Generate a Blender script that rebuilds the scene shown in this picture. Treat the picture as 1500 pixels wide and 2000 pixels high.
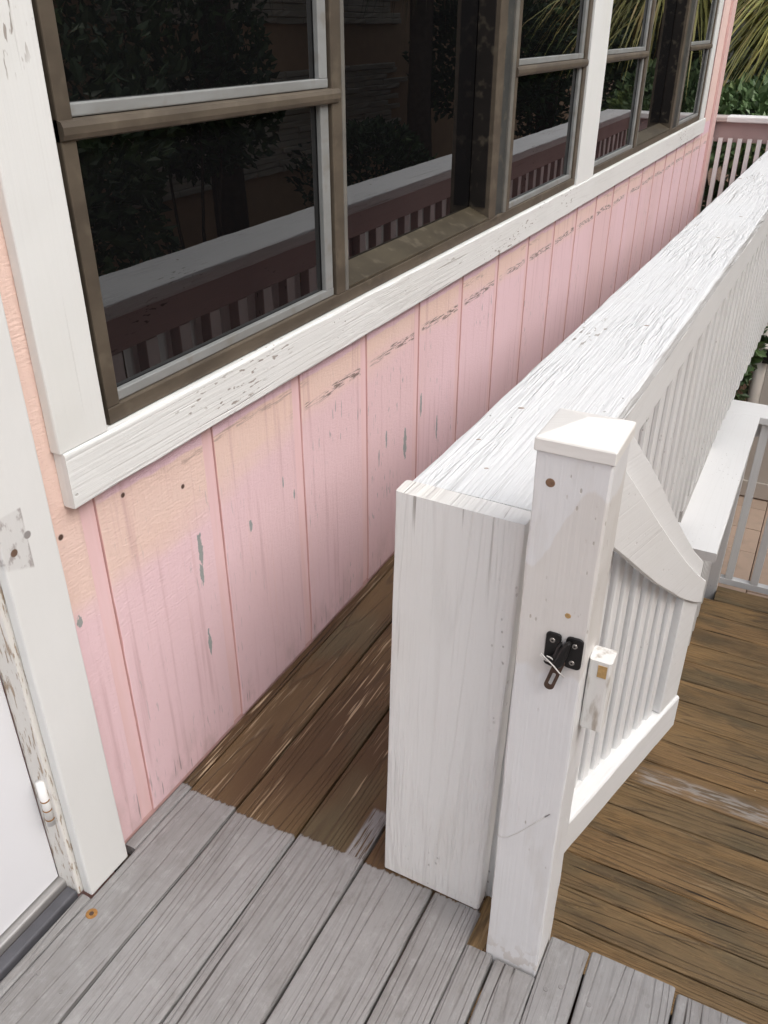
import bpy, bmesh, math, random
from mathutils import Vector, Matrix, noise

for o in list(bpy.data.objects): bpy.data.objects.remove(o)
SC = bpy.context.scene
COL = SC.collection
R = math.radians

# ------------------------------------------------------------------ camera
cam_d = bpy.data.cameras.new('camera')
cam = bpy.data.objects.new('camera', cam_d); COL.objects.link(cam)
cam_d.sensor_fit = 'HORIZONTAL'; cam_d.sensor_width = 36.0
cam_d.lens = 36.0 * 1655.04 / 1500.0
cam_d.clip_start = 0.05; cam_d.clip_end = 300
ax = (Vector((0.89003759, 0.45588499, 0.00140169)), Vector((-0.22900202, 0.44442452, 0.86605134)),
      Vector((0.39419686, -0.77113923, 0.49995311)))
M = Matrix.Identity(4)
for i, a in enumerate(ax):
    M[0][i], M[1][i], M[2][i] = a
M.translation = Vector((0.94084, -0.83397, 1.37353))
cam.matrix_world = M
SC.camera = cam

# ------------------------------------------------------------------ sky, sun, exposure
world = bpy.data.worlds.new('World'); SC.world = world; world.use_nodes = True
SUN_EL, SUN_AZ = 50.0, -12.0           # overcast: a large soft sun; azimuth measured from +X towards +Y
wn = world.node_tree; wn.nodes.clear()
sky = wn.nodes.new('ShaderNodeTexSky'); sky.sky_type = 'NISHITA'; sky.sun_disc = False
sky.sun_elevation = R(SUN_EL); sky.sun_rotation = R(90 - SUN_AZ)
sky.air_density = 1.0; sky.dust_density = 4.0; sky.ozone_density = 1.0
hs = wn.nodes.new('ShaderNodeHueSaturation'); hs.inputs['Saturation'].default_value = 0.46
bg = wn.nodes.new('ShaderNodeBackground'); bg.inputs['Strength'].default_value = 0.15
wo = wn.nodes.new('ShaderNodeOutputWorld')
wn.links.new(sky.outputs[0], hs.inputs['Color']); wn.links.new(hs.outputs[0], bg.inputs['Color'])
wn.links.new(bg.outputs[0], wo.inputs['Surface'])
sun_d = bpy.data.lights.new('sun', 'SUN'); sun_d.energy = 1.2; sun_d.angle = R(70); sun_d.color = (1.0, 0.99, 0.975)
sun = bpy.data.objects.new('sun', sun_d); COL.objects.link(sun)
sd = Vector((math.cos(R(SUN_EL)) * math.cos(R(SUN_AZ)), math.cos(R(SUN_EL)) * math.sin(R(SUN_AZ)), math.sin(R(SUN_EL))))
sun.rotation_euler = sd.to_track_quat('Z', 'Y').to_euler()
sun.location = sd * 20
SC.view_settings.view_transform = 'Standard'; SC.view_settings.look = 'None'
SC.view_settings.exposure = 0.54; SC.view_settings.gamma = 1.0
SC.view_settings.use_curve_mapping = False
SC.cycles.max_bounces = 8; SC.cycles.diffuse_bounces = 4; SC.cycles.glossy_bounces = 4

# ------------------------------------------------------------------ node helper
class NT:
    def __init__(s, name):
        s.m = bpy.data.materials.new(name); s.m.use_nodes = True
        s.t = s.m.node_tree; s.t.nodes.clear()
        s.out = s.t.nodes.new('ShaderNodeOutputMaterial')
        s.b = s.t.nodes.new('ShaderNodeBsdfPrincipled')
        s.t.links.new(s.b.outputs[0], s.out.inputs[0])
    def put(s, sock, v):
        if isinstance(v, bpy.types.NodeSocket): s.t.links.new(v, sock)
        elif isinstance(v, (tuple, list)) and len(v) == 3 and sock.type == 'RGBA': sock.default_value = (*v, 1)
        else: sock.default_value = v
    def math(s, op, a, b=0.0, c=None, clamp=False):
        n = s.t.nodes.new('ShaderNodeMath'); n.operation = op; n.use_clamp = clamp
        s.put(n.inputs[0], a); s.put(n.inputs[1], b)
        if c is not None: s.put(n.inputs[2], c)
        return n.outputs[0]
    def sstep(s, x, a, b, to0=0.0, to1=1.0):
        n = s.t.nodes.new('ShaderNodeMapRange'); n.interpolation_type = 'SMOOTHSTEP'
        s.put(n.inputs[0], x); s.put(n.inputs[1], a); s.put(n.inputs[2], b); s.put(n.inputs[3], to0); s.put(n.inputs[4], to1)
        return n.outputs[0]
    def mix(s, f, a, b, mode='MIX'):
        n = s.t.nodes.new('ShaderNodeMix'); n.data_type = 'RGBA'; n.blend_type = mode; n.clamp_factor = True
        s.put(n.inputs[0], f); s.put(n.inputs[6], a); s.put(n.inputs[7], b)
        return n.outputs[2]
    def vmul(s, v, sc, off=None):
        n = s.t.nodes.new('ShaderNodeVectorMath'); n.operation = 'MULTIPLY_ADD'
        s.put(n.inputs[0], v); n.inputs[1].default_value = sc
        if off is None: n.inputs[2].default_value = (0, 0, 0)
        elif isinstance(off, tuple): n.inputs[2].default_value = off
        else: s.put(n.inputs[2], off)
        return n.outputs[0]
    def noise(s, v, scale=1.0, detail=2.0, rough=0.5, dist=0.0):
        n = s.t.nodes.new('ShaderNodeTexNoise'); n.noise_dimensions = '3D'
        s.put(n.inputs['Vector'], v); n.inputs['Scale'].default_value = scale
        n.inputs['Detail'].default_value = detail; n.inputs['Roughness'].default_value = rough
        n.inputs['Distortion'].default_value = dist
        return n.outputs[0]
    def voro(s, v, scale=1.0):
        n = s.t.nodes.new('ShaderNodeTexVoronoi'); s.put(n.inputs['Vector'], v); n.inputs['Scale'].default_value = scale
        return n.outputs['Distance']
    def xyz(s, v):
        n = s.t.nodes.new('ShaderNodeSeparateXYZ'); s.put(n.inputs[0], v); return n.outputs
    def comb(s, x, y, z):
        n = s.t.nodes.new('ShaderNodeCombineXYZ'); s.put(n.inputs[0], x); s.put(n.inputs[1], y); s.put(n.inputs[2], z); return n.outputs[0]
    def pos(s): return s.t.nodes.new('ShaderNodeNewGeometry').outputs['Position']
    def uv(s):
        """length/width coordinates in metres, shifted per object"""
        u = s.t.nodes.new('ShaderNodeTexCoord').outputs['UV']
        r = s.t.nodes.new('ShaderNodeObjectInfo').outputs['Random']
        s.rnd = r
        off = s.comb(s.math('MULTIPLY', r, 37.0), s.math('MULTIPLY', r, 11.3), s.math('MULTIPLY', r, 71.0))
        n = s.t.nodes.new('ShaderNodeVectorMath'); n.operation = 'ADD'
        s.put(n.inputs[0], u); s.put(n.inputs[1], off)
        return n.outputs[0]
    def bump(s, h, strength=0.3, dist=0.002, prev=None):
        n = s.t.nodes.new('ShaderNodeBump'); n.inputs['Strength'].default_value = strength; n.inputs['Distance'].default_value = dist
        s.put(n.inputs['Height'], h)
        if prev is not None: s.put(n.inputs['Normal'], prev)
        return n.outputs[0]
    def done(s, col, rough=0.6, nrm=None, metal=0.0, spec=0.4):
        s.put(s.b.inputs['Base Color'], col); s.put(s.b.inputs['Roughness'], rough)
        s.b.inputs['Metallic'].default_value = metal; s.b.inputs['Specular IOR Level'].default_value = spec
        if nrm is not None: s.put(s.b.inputs['Normal'], nrm)
        return s.m

def grain(T, rings=12.0, fine=150.0):
    """returns (fine streaks, growth-ring lines, open cracks, coordinates)"""
    v = T.uv()
    warp = T.noise(T.vmul(v, (1.3, 9, 1)), 1.0, 2.0)
    n = T.t.nodes.new('ShaderNodeVectorMath'); n.operation = 'ADD'
    T.put(n.inputs[0], v); T.put(n.inputs[1], T.comb(0.0, T.math('MULTIPLY', T.math('SUBTRACT', warp, 0.5), 0.03), 0.0))
    v2 = n.outputs[0]
    streak = T.noise(T.vmul(v2, (3.5, fine, 1)), 1.0, 4.0, 0.66)
    iso = T.noise(T.vmul(v, (0.42, 11.0, 1)), 1.0, 1.2, 0.35)
    fr = T.math('FRACT', T.math('MULTIPLY', iso, rings))
    ring = T.sstep(T.math('ABSOLUTE', T.math('SUBTRACT', fr, 0.5)), 0.38, 0.5)
    gate = T.noise(T.vmul(v, (1.1, 6, 3)), 1.0, 1.0)
    crack = T.math('MULTIPLY', T.sstep(T.noise(T.vmul(v2, (2.2, fine * 0.75, 5)), 1.0, 1.5, 0.5), 0.66, 0.72), T.sstep(gate, 0.48, 0.58))
    return streak, ring, crack, v

def painted(name, col, dirt=(0.55, 0.5, 0.43), dirt_amt=0.35, ring_amt=0.5, streak_amt=0.5, crack_amt=0.6, crack_col=(0.32, 0.29, 0.26),
            chip=0.0, chip_col=(0.36, 0.33, 0.3), bump=0.35, rough=0.5, rings=10.0, ridge=0.0):
    T = NT(name)
    st, rg, ck, v = grain(T, rings, 130.0)
    big = T.noise(T.vmul(v, (2.0, 4.0, 1)), 1.0, 3.0)
    c = T.mix(T.math('MULTIPLY', T.sstep(big, 0.45, 0.75), dirt_amt), col, dirt)
    c = T.mix(T.math('MULTIPLY', rg, ring_amt * 0.16), c, crack_col)
    c = T.mix(T.math('MULTIPLY', T.sstep(st, 0.55, 0.8), streak_amt * 0.25), c, crack_col)
    c = T.mix(T.math('MULTIPLY', ck, crack_amt), c, crack_col)
    if chip > 0:
        cg = T.noise(T.vmul(v, (2.5, 7, 2), (3, 9, 4)), 1.0, 1.0)
        cp = T.math('MULTIPLY', T.sstep(T.noise(T.vmul(v, (35, 130, 3)), 1.0, 2.0), 0.62, 0.66), T.sstep(cg, 0.66 - 0.2 * chip, 0.72 - 0.2 * chip))
        c = T.mix(cp, c, chip_col)
    dots = T.math('MULTIPLY', T.sstep(T.voro(T.vmul(v, (45, 70, 20)), 1.0), 0.17, 0.11), T.sstep(T.noise(T.vmul(v, (5, 9, 2), (6, 6, 6)), 1.0, 2.0), 0.56, 0.66))
    c = T.mix(T.math('MULTIPLY', dots, 0.55), c, crack_col)
    h = T.math('ADD', T.math('MULTIPLY', st, 0.6 * streak_amt), T.math('MULTIPLY', rg, -0.5 * ring_amt))
    h = T.math('SUBTRACT', h, T.math('MULTIPLY', ck, 0.9))
    lump = T.noise(T.vmul(v, (9, 16, 3)), 1.0, 3.0)
    h = T.math('ADD', h, T.math('MULTIPLY', lump, 0.5))
    h = T.math('ADD', h, T.math('MULTIPLY', T.noise(T.vmul(v, (5, 260, 2), (7, 3, 1)), 1.0, 2.0), 0.5))
    h = T.math('SUBTRACT', h, T.math('MULTIPLY', dots, 0.6))
    nrm = T.bump(h, bump, 0.003)
    if ridge > 0:      # raised, half-lifted strokes of paint along the grain, in patches
        gz = T.sstep(T.noise(T.vmul(v, (1.6, 5.0, 2), (5, 1, 7)), 1.0, 1.5), 0.46, 0.60)
        rd = T.noise(T.vmul(v, (8, 95, 3), (2, 2, 2)), 1.0, 2.0, 0.5, 0.6)
        rd = T.math('MULTIPLY', T.sstep(rd, 0.40, 0.62), gz)
        nrm = T.bump(rd, min(1.0, ridge), 0.006, nrm)
        cz = T.math('MULTIPLY', T.sstep(T.noise(T.vmul(v, (8, 95, 3), (2, 2, 2)), 1.0, 2.0, 0.5, 0.6), 0.34, 0.30), gz)
        c = T.mix(T.math('MULTIPLY', cz, 0.22), c, (0.45, 0.43, 0.41))
    return T.done(c, rough, nrm)

MAT = {}
MAT['white'] = painted('white_paint', (0.80, 0.80, 0.79), dirt=(0.70, 0.68, 0.64), dirt_amt=0.25, ring_amt=0.25, streak_amt=0.3, crack_amt=0.12, chip=0.0, bump=0.3)
MAT['white_worn'] = painted('white_paint_worn', (0.79, 0.78, 0.76), dirt=(0.68, 0.64, 0.57), dirt_amt=0.5, ring_amt=0.5, streak_amt=0.7, crack_amt=0.75, chip=0.2, bump=0.7, ridge=0.35)
MAT['white_grain'] = painted('white_paint_open_grain', (0.745, 0.755, 0.755), dirt=(0.72, 0.7, 0.67), dirt_amt=0.2, ring_amt=0.3, streak_amt=1.0, crack_amt=0.55,
                             crack_col=(0.34, 0.32, 0.30), chip=0.35, bump=1.0, rings=16, ridge=0.45)
MAT['white_trim'] = painted('white_trim_paint', (0.76, 0.77, 0.75), dirt=(0.66, 0.66, 0.6), dirt_amt=0.3, ring_amt=0.1, streak_amt=0.2, crack_amt=0.1, chip=0.05, bump=0.3)
MAT['white_chip'] = painted('white_sill_paint', (0.77, 0.78, 0.76), dirt=(0.66, 0.66, 0.62), dirt_amt=0.25, ring_amt=0.3, streak_amt=0.5, crack_amt=0.35, chip=0.55, bump=0.5, ridge=0.12)
MAT['white_cap'] = painted('white_post_cap_paint', (0.82, 0.81, 0.78), dirt=(0.72, 0.66, 0.58), dirt_amt=0.35, ring_amt=0.0, streak_amt=0.1, crack_amt=0.1, bump=0.2)
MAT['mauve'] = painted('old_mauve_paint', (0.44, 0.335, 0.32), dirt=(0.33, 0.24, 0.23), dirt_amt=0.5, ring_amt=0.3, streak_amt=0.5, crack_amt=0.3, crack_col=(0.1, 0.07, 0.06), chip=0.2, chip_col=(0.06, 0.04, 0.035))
MAT['skirt'] = painted('grey_skirt_paint', (0.5, 0.48, 0.46), ring_amt=0.2)
MAT['pink_trim'] = painted('pink_trim_paint', (0.75, 0.52, 0.49), dirt=(0.70, 0.45, 0.40), dirt_amt=0.5, ring_amt=0.1, streak_amt=0.3, crack_amt=0.2, crack_col=(0.3, 0.12, 0.1))

MAT['old_beige'] = painted('old_beige_paint', (0.52, 0.45, 0.42), dirt=(0.4, 0.33, 0.3), dirt_amt=0.5, chip=0.2)
def wave_line(T, coord, centre, half, soft):
    return T.sstep(T.math('ABSOLUTE', T.math('SUBTRACT', coord, centre)), half + soft, half)

def deck_material(name, boundary):
    T = NT(name)
    st, rg, ck, v = grain(T, 17.0, 190.0)
    p = T.xyz(T.pos())
    n1 = T.noise(T.vmul(T.pos(), (120, 14, 1)), 1.0, 5.0, 0.7)
    # brown weathered wood, wet-looking
    pat = T.noise(T.vmul(v, (2.2, 8, 1)), 1.0, 3.0)
    br = T.mix(T.sstep(pat, 0.35, 0.7), (0.085, 0.047, 0.022), (0.135, 0.085, 0.04))
    br = T.mix(T.math('MULTIPLY', T.sstep(T.noise(T.vmul(v, (3, 5, 1), (8, 2, 1)), 1.0, 2.0), 0.52, 0.7), 0.55), br, (0.105, 0.09, 0.052))
    br = T.mix(T.math('MULTIPLY', T.sstep(st, 0.42, 0.25), 0.6), br, (0.05, 0.032, 0.02))
    br = T.mix(T.math('MULTIPLY', rg, 0.45), br, (0.055, 0.034, 0.02))
    pale = T.math('MULTIPLY', T.sstep(T.noise(T.vmul(v, (7, 190, 2)), 1.0, 2.0), 0.57, 0.66), T.sstep(T.noise(T.vmul(v, (1.6, 12, 2), (1, 5, 2)), 1.0, 2.0), 0.44, 0.56))
    br = T.mix(T.math('MULTIPLY', pale, 0.95), br, (0.42, 0.31, 0.2))
    br = T.mix(T.math('MULTIPLY', ck, 0.95), br, (0.02, 0.013, 0.009))
    # grey paint
    tone = T.math('MULTIPLY', T.rnd, 0.5)
    gr = T.mix(tone, (0.29, 0.282, 0.277), (0.235, 0.228, 0.224))
    big = T.noise(T.vmul(v, (3, 7, 1), (2, 2, 2)), 1.0, 3.0)
    gr = T.mix(T.math('MULTIPLY', T.sstep(big, 0.42, 0.7), 0.6), gr, (0.21, 0.198, 0.19))
    gr = T.mix(T.math('MULTIPLY', T.sstep(st, 0.56, 0.76), 0.5), gr, (0.115, 0.107, 0.102))
    sp = T.noise(T.vmul(v, (30, 45, 1), (4, 4, 4)), 1.0, 5.0, 0.7)
    gr = T.mix(T.math('MULTIPLY', T.sstep(sp, 0.5, 0.75), 0.5), gr, (0.17, 0.158, 0.148))
    gr = T.mix(T.math('MULTIPLY', T.sstep(sp, 0.48, 0.3), 0.35), gr, (0.40, 0.395, 0.39))
    gr = T.mix(T.math('MULTIPLY', rg, 0.26), gr, (0.2, 0.185, 0.175))
    gr = T.mix(T.math('MULTIPLY', ck, 0.95), gr, (0.06, 0.052, 0.048))
    # paint edge across the boards at world Y
    yy = T.math('ADD', p[1], T.math('MULTIPLY', T.math('SUBTRACT', n1, 0.5), 0.024))
    edge = T.math('ADD', T.math('ADD', boundary, T.math('MULTIPLY', T.math('SUBTRACT', T.rnd, 0.5), 0.016)), T.math('MULTIPLY', p[0], 0.03))
    edge = T.math('ADD', edge, T.math('MULTIPLY', T.sstep(p[0], 0.70, 0.72), 0.2))
    m = T.sstep(T.math('SUBTRACT', yy, edge), -0.002, 0.002)
    # a brushed smear running on along one board
    sm = T.math('MULTIPLY', wave_line(T, p[0], 0.405, 0.016, 0.006), T.sstep(p[1], 0.215, 0.205))
    sm = T.math('MULTIPLY', sm, T.sstep(T.noise(T.vmul(T.pos(), (330, 12, 1)), 1.0, 2.0), 0.62, 0.5))
    m = T.math('MULTIPLY', m, T.math('SUBTRACT', 1.0, sm))
    c = T.mix(m, gr, br)
    h = T.math('ADD', T.math('MULTIPLY', st, 0.7), T.math('MULTIPLY', rg, -0.5))
    h = T.math('SUBTRACT', h, T.math('MULTIPLY', ck, 1.2))
    h = T.math('SUBTRACT', h, T.math('MULTIPLY', m, 0.35))
    return T.done(c, T.mix(m, (0.62,) * 3, (0.5,) * 3), T.bump(h, 0.8, 0.004), spec=0.35)
MAT['deck'] = deck_material('deck_half_painted', 0.079)

def landing_material():
    T = NT('landing_brown_wood')
    st, rg, ck, v = grain(T, 17.0, 110.0)
    p = T.xyz(T.pos())
    pat = T.noise(T.vmul(v, (1.6, 7, 1)), 1.0, 3.0)
    c = T.mix(T.rnd, (0.30, 0.18, 0.08), (0.225, 0.155, 0.078))
    c = T.mix(T.math('MULTIPLY', T.sstep(pat, 0.4, 0.7), 0.6), c, (0.38, 0.225, 0.09))
    c = T.mix(T.math('MULTIPLY', T.sstep(T.noise(T.vmul(v, (2, 5, 1), (8, 2, 1)), 1.0, 2.0), 0.5, 0.7), 0.7), c, (0.125, 0.105, 0.062))
    c = T.mix(T.math('MULTIPLY', T.sstep(st, 0.45, 0.25), 0.75), c, (0.06, 0.036, 0.018))
    c = T.mix(T.math('MULTIPLY', rg, 0.5), c, (0.075, 0.05, 0.03))
    fs_ = T.noise(T.vmul(v, (14, 300, 2)), 1.0, 2.0, 0.6)
    c = T.mix(T.math('MULTIPLY', T.sstep(fs_, 0.5, 0.35), 0.4), c, (0.085, 0.052, 0.025))
    sp0 = T.noise(T.vmul(v, (40, 70, 1), (4, 4, 4)), 1.0, 4.0, 0.7)
    c = T.mix(T.math('MULTIPLY', T.sstep(sp0, 0.55, 0.75), 0.4), c, (0.40, 0.27, 0.12))
    pale = T.math('MULTIPLY', T.sstep(T.noise(T.vmul(v, (5, 120, 2)), 1.0, 2.0), 0.58, 0.68), T.sstep(T.noise(T.vmul(v, (1.6, 9, 2), (1, 5, 2)), 1.0, 2.0), 0.5, 0.62))
    c = T.mix(T.math('MULTIPLY', pale, 0.5), c, (0.42, 0.3, 0.17))
    c = T.mix(T.math('MULTIPLY', ck, 0.9), c, (0.025, 0.017, 0.011))
    bl = T.noise(T.vmul(T.pos(), (2.2, 6, 1), (3, 1, 0)), 1.0, 4.0, 0.6)
    c = T.mix(T.math('MULTIPLY', T.sstep(bl, 0.52, 0.68), 0.5), c, (0.09, 0.066, 0.038))
    # worn remains of white paint on one board
    wx = T.math('MULTIPLY', T.sstep(p[0], 0.72, 0.80), T.sstep(p[0], 1.6, 1.2))
    wy = wave_line(T, p[1], 1.845, 0.025, 0.035)
    wn_ = T.sstep(T.noise(T.vmul(T.pos(), (12, 90, 1)), 1.0, 3.0), 0.45, 0.6)
    c = T.mix(T.math('MULTIPLY', T.math('MULTIPLY', wx, wy), T.math('MULTIPLY_ADD', wn_, 0.6, 0.12)), c, (0.5, 0.46, 0.42))
    sp = T.sstep(T.voro(T.vmul(T.pos(), (1, 1, 1)), 9.0), 0.035, 0.025)
    c = T.mix(T.math('MULTIPLY', sp, 0.8), c, (0.6, 0.5, 0.36))
    h = T.math('ADD', T.math('MULTIPLY', st, 0.7), T.math('MULTIPLY', rg, -0.5))
    h = T.math('SUBTRACT', h, T.math('MULTIPLY', ck, 1.2))
    return T.done(c, 0.55, T.bump(h, 0.8, 0.006), spec=0.35)
MAT['landing'] = landing_material()

def siding_material():
    T = NT('pink_siding_paint')
    P = T.pos(); p = T.xyz(P)
    nb = T.noise(T.vmul(P, (1, 1.5, 1.2)), 1.0, 2.0)
    pink = T.mix(T.sstep(nb, 0.35, 0.65), (0.84, 0.61, 0.645), (0.80, 0.575, 0.59))
    peach = T.mix(T.noise(T.vmul(P, (3, 3, 9)), 1.0, 2.0), (0.83, 0.605, 0.52), (0.82, 0.63, 0.555))
    nz = T.noise(T.vmul(P, (1, 4, 14)), 1.0, 3.0)
    zz = T.math('ADD', p[2], T.math('MULTIPLY', T.math('SUBTRACT', nz, 0.5), 0.10))
    # the un-repainted band is taller near the door
    lo = T.sstep(p[1], -0.1, 0.9, 0.50, 0.60)
    band = T.sstep(T.math('SUBTRACT', zz, lo), 0.0, 0.085)
    fade = T.sstep(p[1], 1.3, 3.5, 1.0, 0.75)
    band = T.math('MULTIPLY', band, fade)
    # fresh strip right under the sill, right of the sill end
    fz = T.math('ADD', p[2], T.math('MULTIPLY', T.math('SUBTRACT', T.noise(T.vmul(P, (1, 12, 2)), 1.0, 2.0), 0.5), 0.02))
    strip = T.math('MULTIPLY', T.sstep(fz, 0.703, 0.709), T.sstep(p[2], 0.79, 0.78))
    strip = T.math('MULTIPLY', strip, T.sstep(p[1], -0.02, 0.04))
    band = T.math('MULTIPLY', band, T.math('SUBTRACT', 1.0, strip))
    c = T.mix(band, pink, peach)
    c = T.mix(T.math('MULTIPLY', strip, 0.6), c, (0.78, 0.56, 0.64))
    # soft vertical streaks
    vs = T.noise(T.vmul(P, (1, 55, 2.2)), 1.0, 3.0)
    c = T.mix(T.math('MULTIPLY', T.sstep(vs, 0.54, 0.74), 0.38), c, (0.52, 0.30, 0.31))
    vs2 = T.noise(T.vmul(P, (1, 90, 1.6), (0, 7, 3)), 1.0, 2.0)
    c = T.mix(T.math('MULTIPLY', T.sstep(vs2, 0.58, 0.8), 0.3), c, (0.78, 0.52, 0.47))
    # grey-brown scrape line along the foot of the peach band
    hz = T.math('ADD', p[2], T.math('MULTIPLY', T.math('SUBTRACT', T.noise(T.vmul(P, (1, 7, 1)), 1.0, 3.0), 0.5), 0.03))
    ln = wave_line(T, hz, 0.642, 0.006, 0.006)
    fy = T.math('FRACT', T.math('DIVIDE', p[1], 0.3048))
    seg = T.math('MULTIPLY', T.sstep(fy, 0.03, 0.08), T.sstep(fy, 0.93, 0.86))
    g1 = T.sstep(T.noise(T.vmul(P, (1, 24, 300)), 1.0, 3.0), 0.47, 0.56)
    ln = T.math('MULTIPLY', T.math('MULTIPLY', ln, seg), T.math('MULTIPLY', g1, T.math('MULTIPLY', T.sstep(p[1], 0.55, 0.63), T.sstep(T.noise(T.vmul(P, (1, 5, 1), (0, 4, 0)), 1.0, 1.0), 0.28, 0.42))))
    ln2 = T.math('MULTIPLY', wave_line(T, hz, 0.695, 0.004, 0.004), T.math('MULTIPLY', g1, T.sstep(T.noise(T.vmul(P, (1, 3, 1)), 1.0, 1.0), 0.5, 0.6)))
    c = T.mix(T.math('MULTIPLY', ln, 0.85), c, (0.16, 0.12, 0.10))
    c = T.mix(T.math('MULTIPLY', ln2, 0.4), c, (0.25, 0.17, 0.14))
    # small grey vertical flakes where paint has gone, mostly on the 4th to 7th board
    fl = T.sstep(T.noise(T.vmul(P, (1, 150, 18)), 1.0, 2.0), 0.645, 0.68)
    fg = T.math('MULTIPLY', T.sstep(T.noise(T.vmul(P, (1, 4.5, 3.0), (0, 3, 1)), 1.0, 1.0), 0.50, 0.60), T.sstep(p[1], 0.3, 1.1, 0.35, 1.0))
    fg = T.math('MULTIPLY', fg, T.sstep(p[2], 0.70, 0.62))
    c = T.mix(T.math('MULTIPLY', T.math('MULTIPLY', fl, fg), 0.85), c, (0.30, 0.29, 0.29))
    # single chips showing grey primer
    wob = T.math('MULTIPLY', T.math('SUBTRACT', T.noise(T.vmul(P, (1, 120, 60)), 1.0, 3.0, 0.6), 0.5), 3.0)
    for (cy, cz, ry, rz) in [(0.231, 0.495, 0.008, 0.040), (0.226, 0.44, 0.007, 0.028), (0.224, 0.275, 0.006, 0.035), (-0.078, 0.533, 0.006, 0.014),
                             (0.394, 0.461, 0.006, 0.016), (0.563, 0.455, 0.004, 0.016), (0.522, 0.506, 0.003, 0.016), (1.136, 0.34, 0.012, 0.055), (1.02, 0.40, 0.005, 0.03),
                             (1.24, 0.42, 0.007, 0.04), (1.36, 0.30, 0.006, 0.05)]:
        a = T.math('DIVIDE', T.math('SUBTRACT', p[1], cy), ry); b = T.math('DIVIDE', T.math('SUBTRACT', p[2], cz), rz)
        d = T.math('ADD', T.math('MULTIPLY', a, a), T.math('MULTIPLY', b, b))
        d = T.math('ADD', d, wob)
        c = T.mix(T.sstep(d, 0.85, 0.6), c, (0.33, 0.35, 0.335))
    for (cy, cz, rr) in [(0.06, 0.698, 0.004), (0.205, 0.645, 0.0042), (-0.078, 0.692, 0.0045)]:
        a = T.math('SUBTRACT', p[1], cy); b = T.math('SUBTRACT', p[2], cz)
        d = T.math('SQRT', T.math('ADD', T.math('MULTIPLY', a, a), T.math('MULTIPLY', b, b)))
        c = T.mix(T.sstep(d, rr + 0.002, rr - 0.001), c, (0.10, 0.06, 0.045))
    # dark cracks near the foot
    ft = T.math('MULTIPLY', T.sstep(T.noise(T.vmul(P, (1, 120, 9), (0, 1, 0)), 1.0, 2.0), 0.66, 0.7), T.sstep(p[2], 0.16, 0.03))
    c = T.mix(T.math('MULTIPLY', ft, 0.7), c, (0.22, 0.15, 0.15))
    sp = T.noise(T.vmul(P, (1, 14, 7), (0, 2, 5)), 1.0, 4.0, 0.65)
    c = T.mix(T.math('MULTIPLY', T.math('MULTIPLY', T.sstep(sp, 0.45, 0.65), T.sstep(p[2], 0.17, 0.01)), 0.32), c, (0.42, 0.31, 0.29))
    gm = T.noise(T.vmul(P, (1, 60, 60), (0, 8, 8)), 1.0, 4.0, 0.7)
    c = T.mix(T.math('MULTIPLY', T.sstep(gm, 0.58, 0.75), 0.22), c, (0.58, 0.40, 0.40))
    # rough sawn relief
    h1 = T.noise(T.vmul(P, (40, 60, 260)), 1.0, 3.0, 0.65)
    h2 = T.noise(T.vmul(P, (20, 160, 30)), 1.0, 2.0)
    h = T.math('ADD', T.math('MULTIPLY', h1, 0.9), T.math('MULTIPLY', h2, 0.4))
    return T.done(c, 0.6, T.bump(h, 0.5, 0.004), spec=0.35)
MAT['siding'] = siding_material()

def joint_material():
    T = NT('groove_old_paint')
    n = T.noise(T.vmul(T.pos(), (1, 30, 6)), 1.0, 2.0)
    return T.done(T.mix(n, (0.64, 0.38, 0.36), (0.72, 0.45, 0.42)), 0.7)
MAT['groove'] = joint_material()
T = NT('channel_paint')
n = T.noise(T.vmul(T.pos(), (1, 60, 5)), 1.0, 3.0)
MAT['channel'] = T.done(T.mix(T.sstep(n, 0.3, 0.7), (0.825, 0.58, 0.59), (0.79, 0.545, 0.535)), 0.6, T.bump(n, 0.3, 0.002))

def bronze(name, c1, c2):
    T = NT(name)
    n = T.noise(T.vmul(T.pos(), (9, 6, 14)), 1.0, 4.0, 0.6)
    c = T.mix(T.sstep(n, 0.3, 0.7), c1, c2)
    n2 = T.noise(T.vmul(T.pos(), (30, 25, 30)), 1.0, 2.0)
    c = T.mix(T.math('MULTIPLY', T.sstep(n2, 0.55, 0.75), 0.35), c, (0.19, 0.16, 0.115))
    return T.done(c, 0.55, T.bump(n, 0.1, 0.002), metal=0.2, spec=0.4)
MAT['bronze'] = bronze('weathered_bronze_aluminium', (0.085, 0.068, 0.05), (0.125, 0.101, 0.073))
MAT['bronze_dark'] = bronze('dark_bronze_aluminium', (0.045, 0.038, 0.03), (0.075, 0.061, 0.045))
MAT['bronze_grey'] = bronze('greyed_bronze_edge', (0.15, 0.145, 0.13), (0.20, 0.19, 0.165))
MAT['slate_frame'] = bronze('slate_frame', (0.045, 0.047, 0.045), (0.065, 0.066, 0.06))
MAT['jamb_black'] = bronze('black_jamb', (0.010, 0.008, 0.007), (0.016, 0.013, 0.011))
MAT['bronze_sill'] = bronze('olive_bronze_sill', (0.048, 0.038, 0.024), (0.076, 0.062, 0.039))
MAT['bead'] = bronze('grey_glazing_bead', (0.30, 0.31, 0.305), (0.24, 0.245, 0.235))

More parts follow.
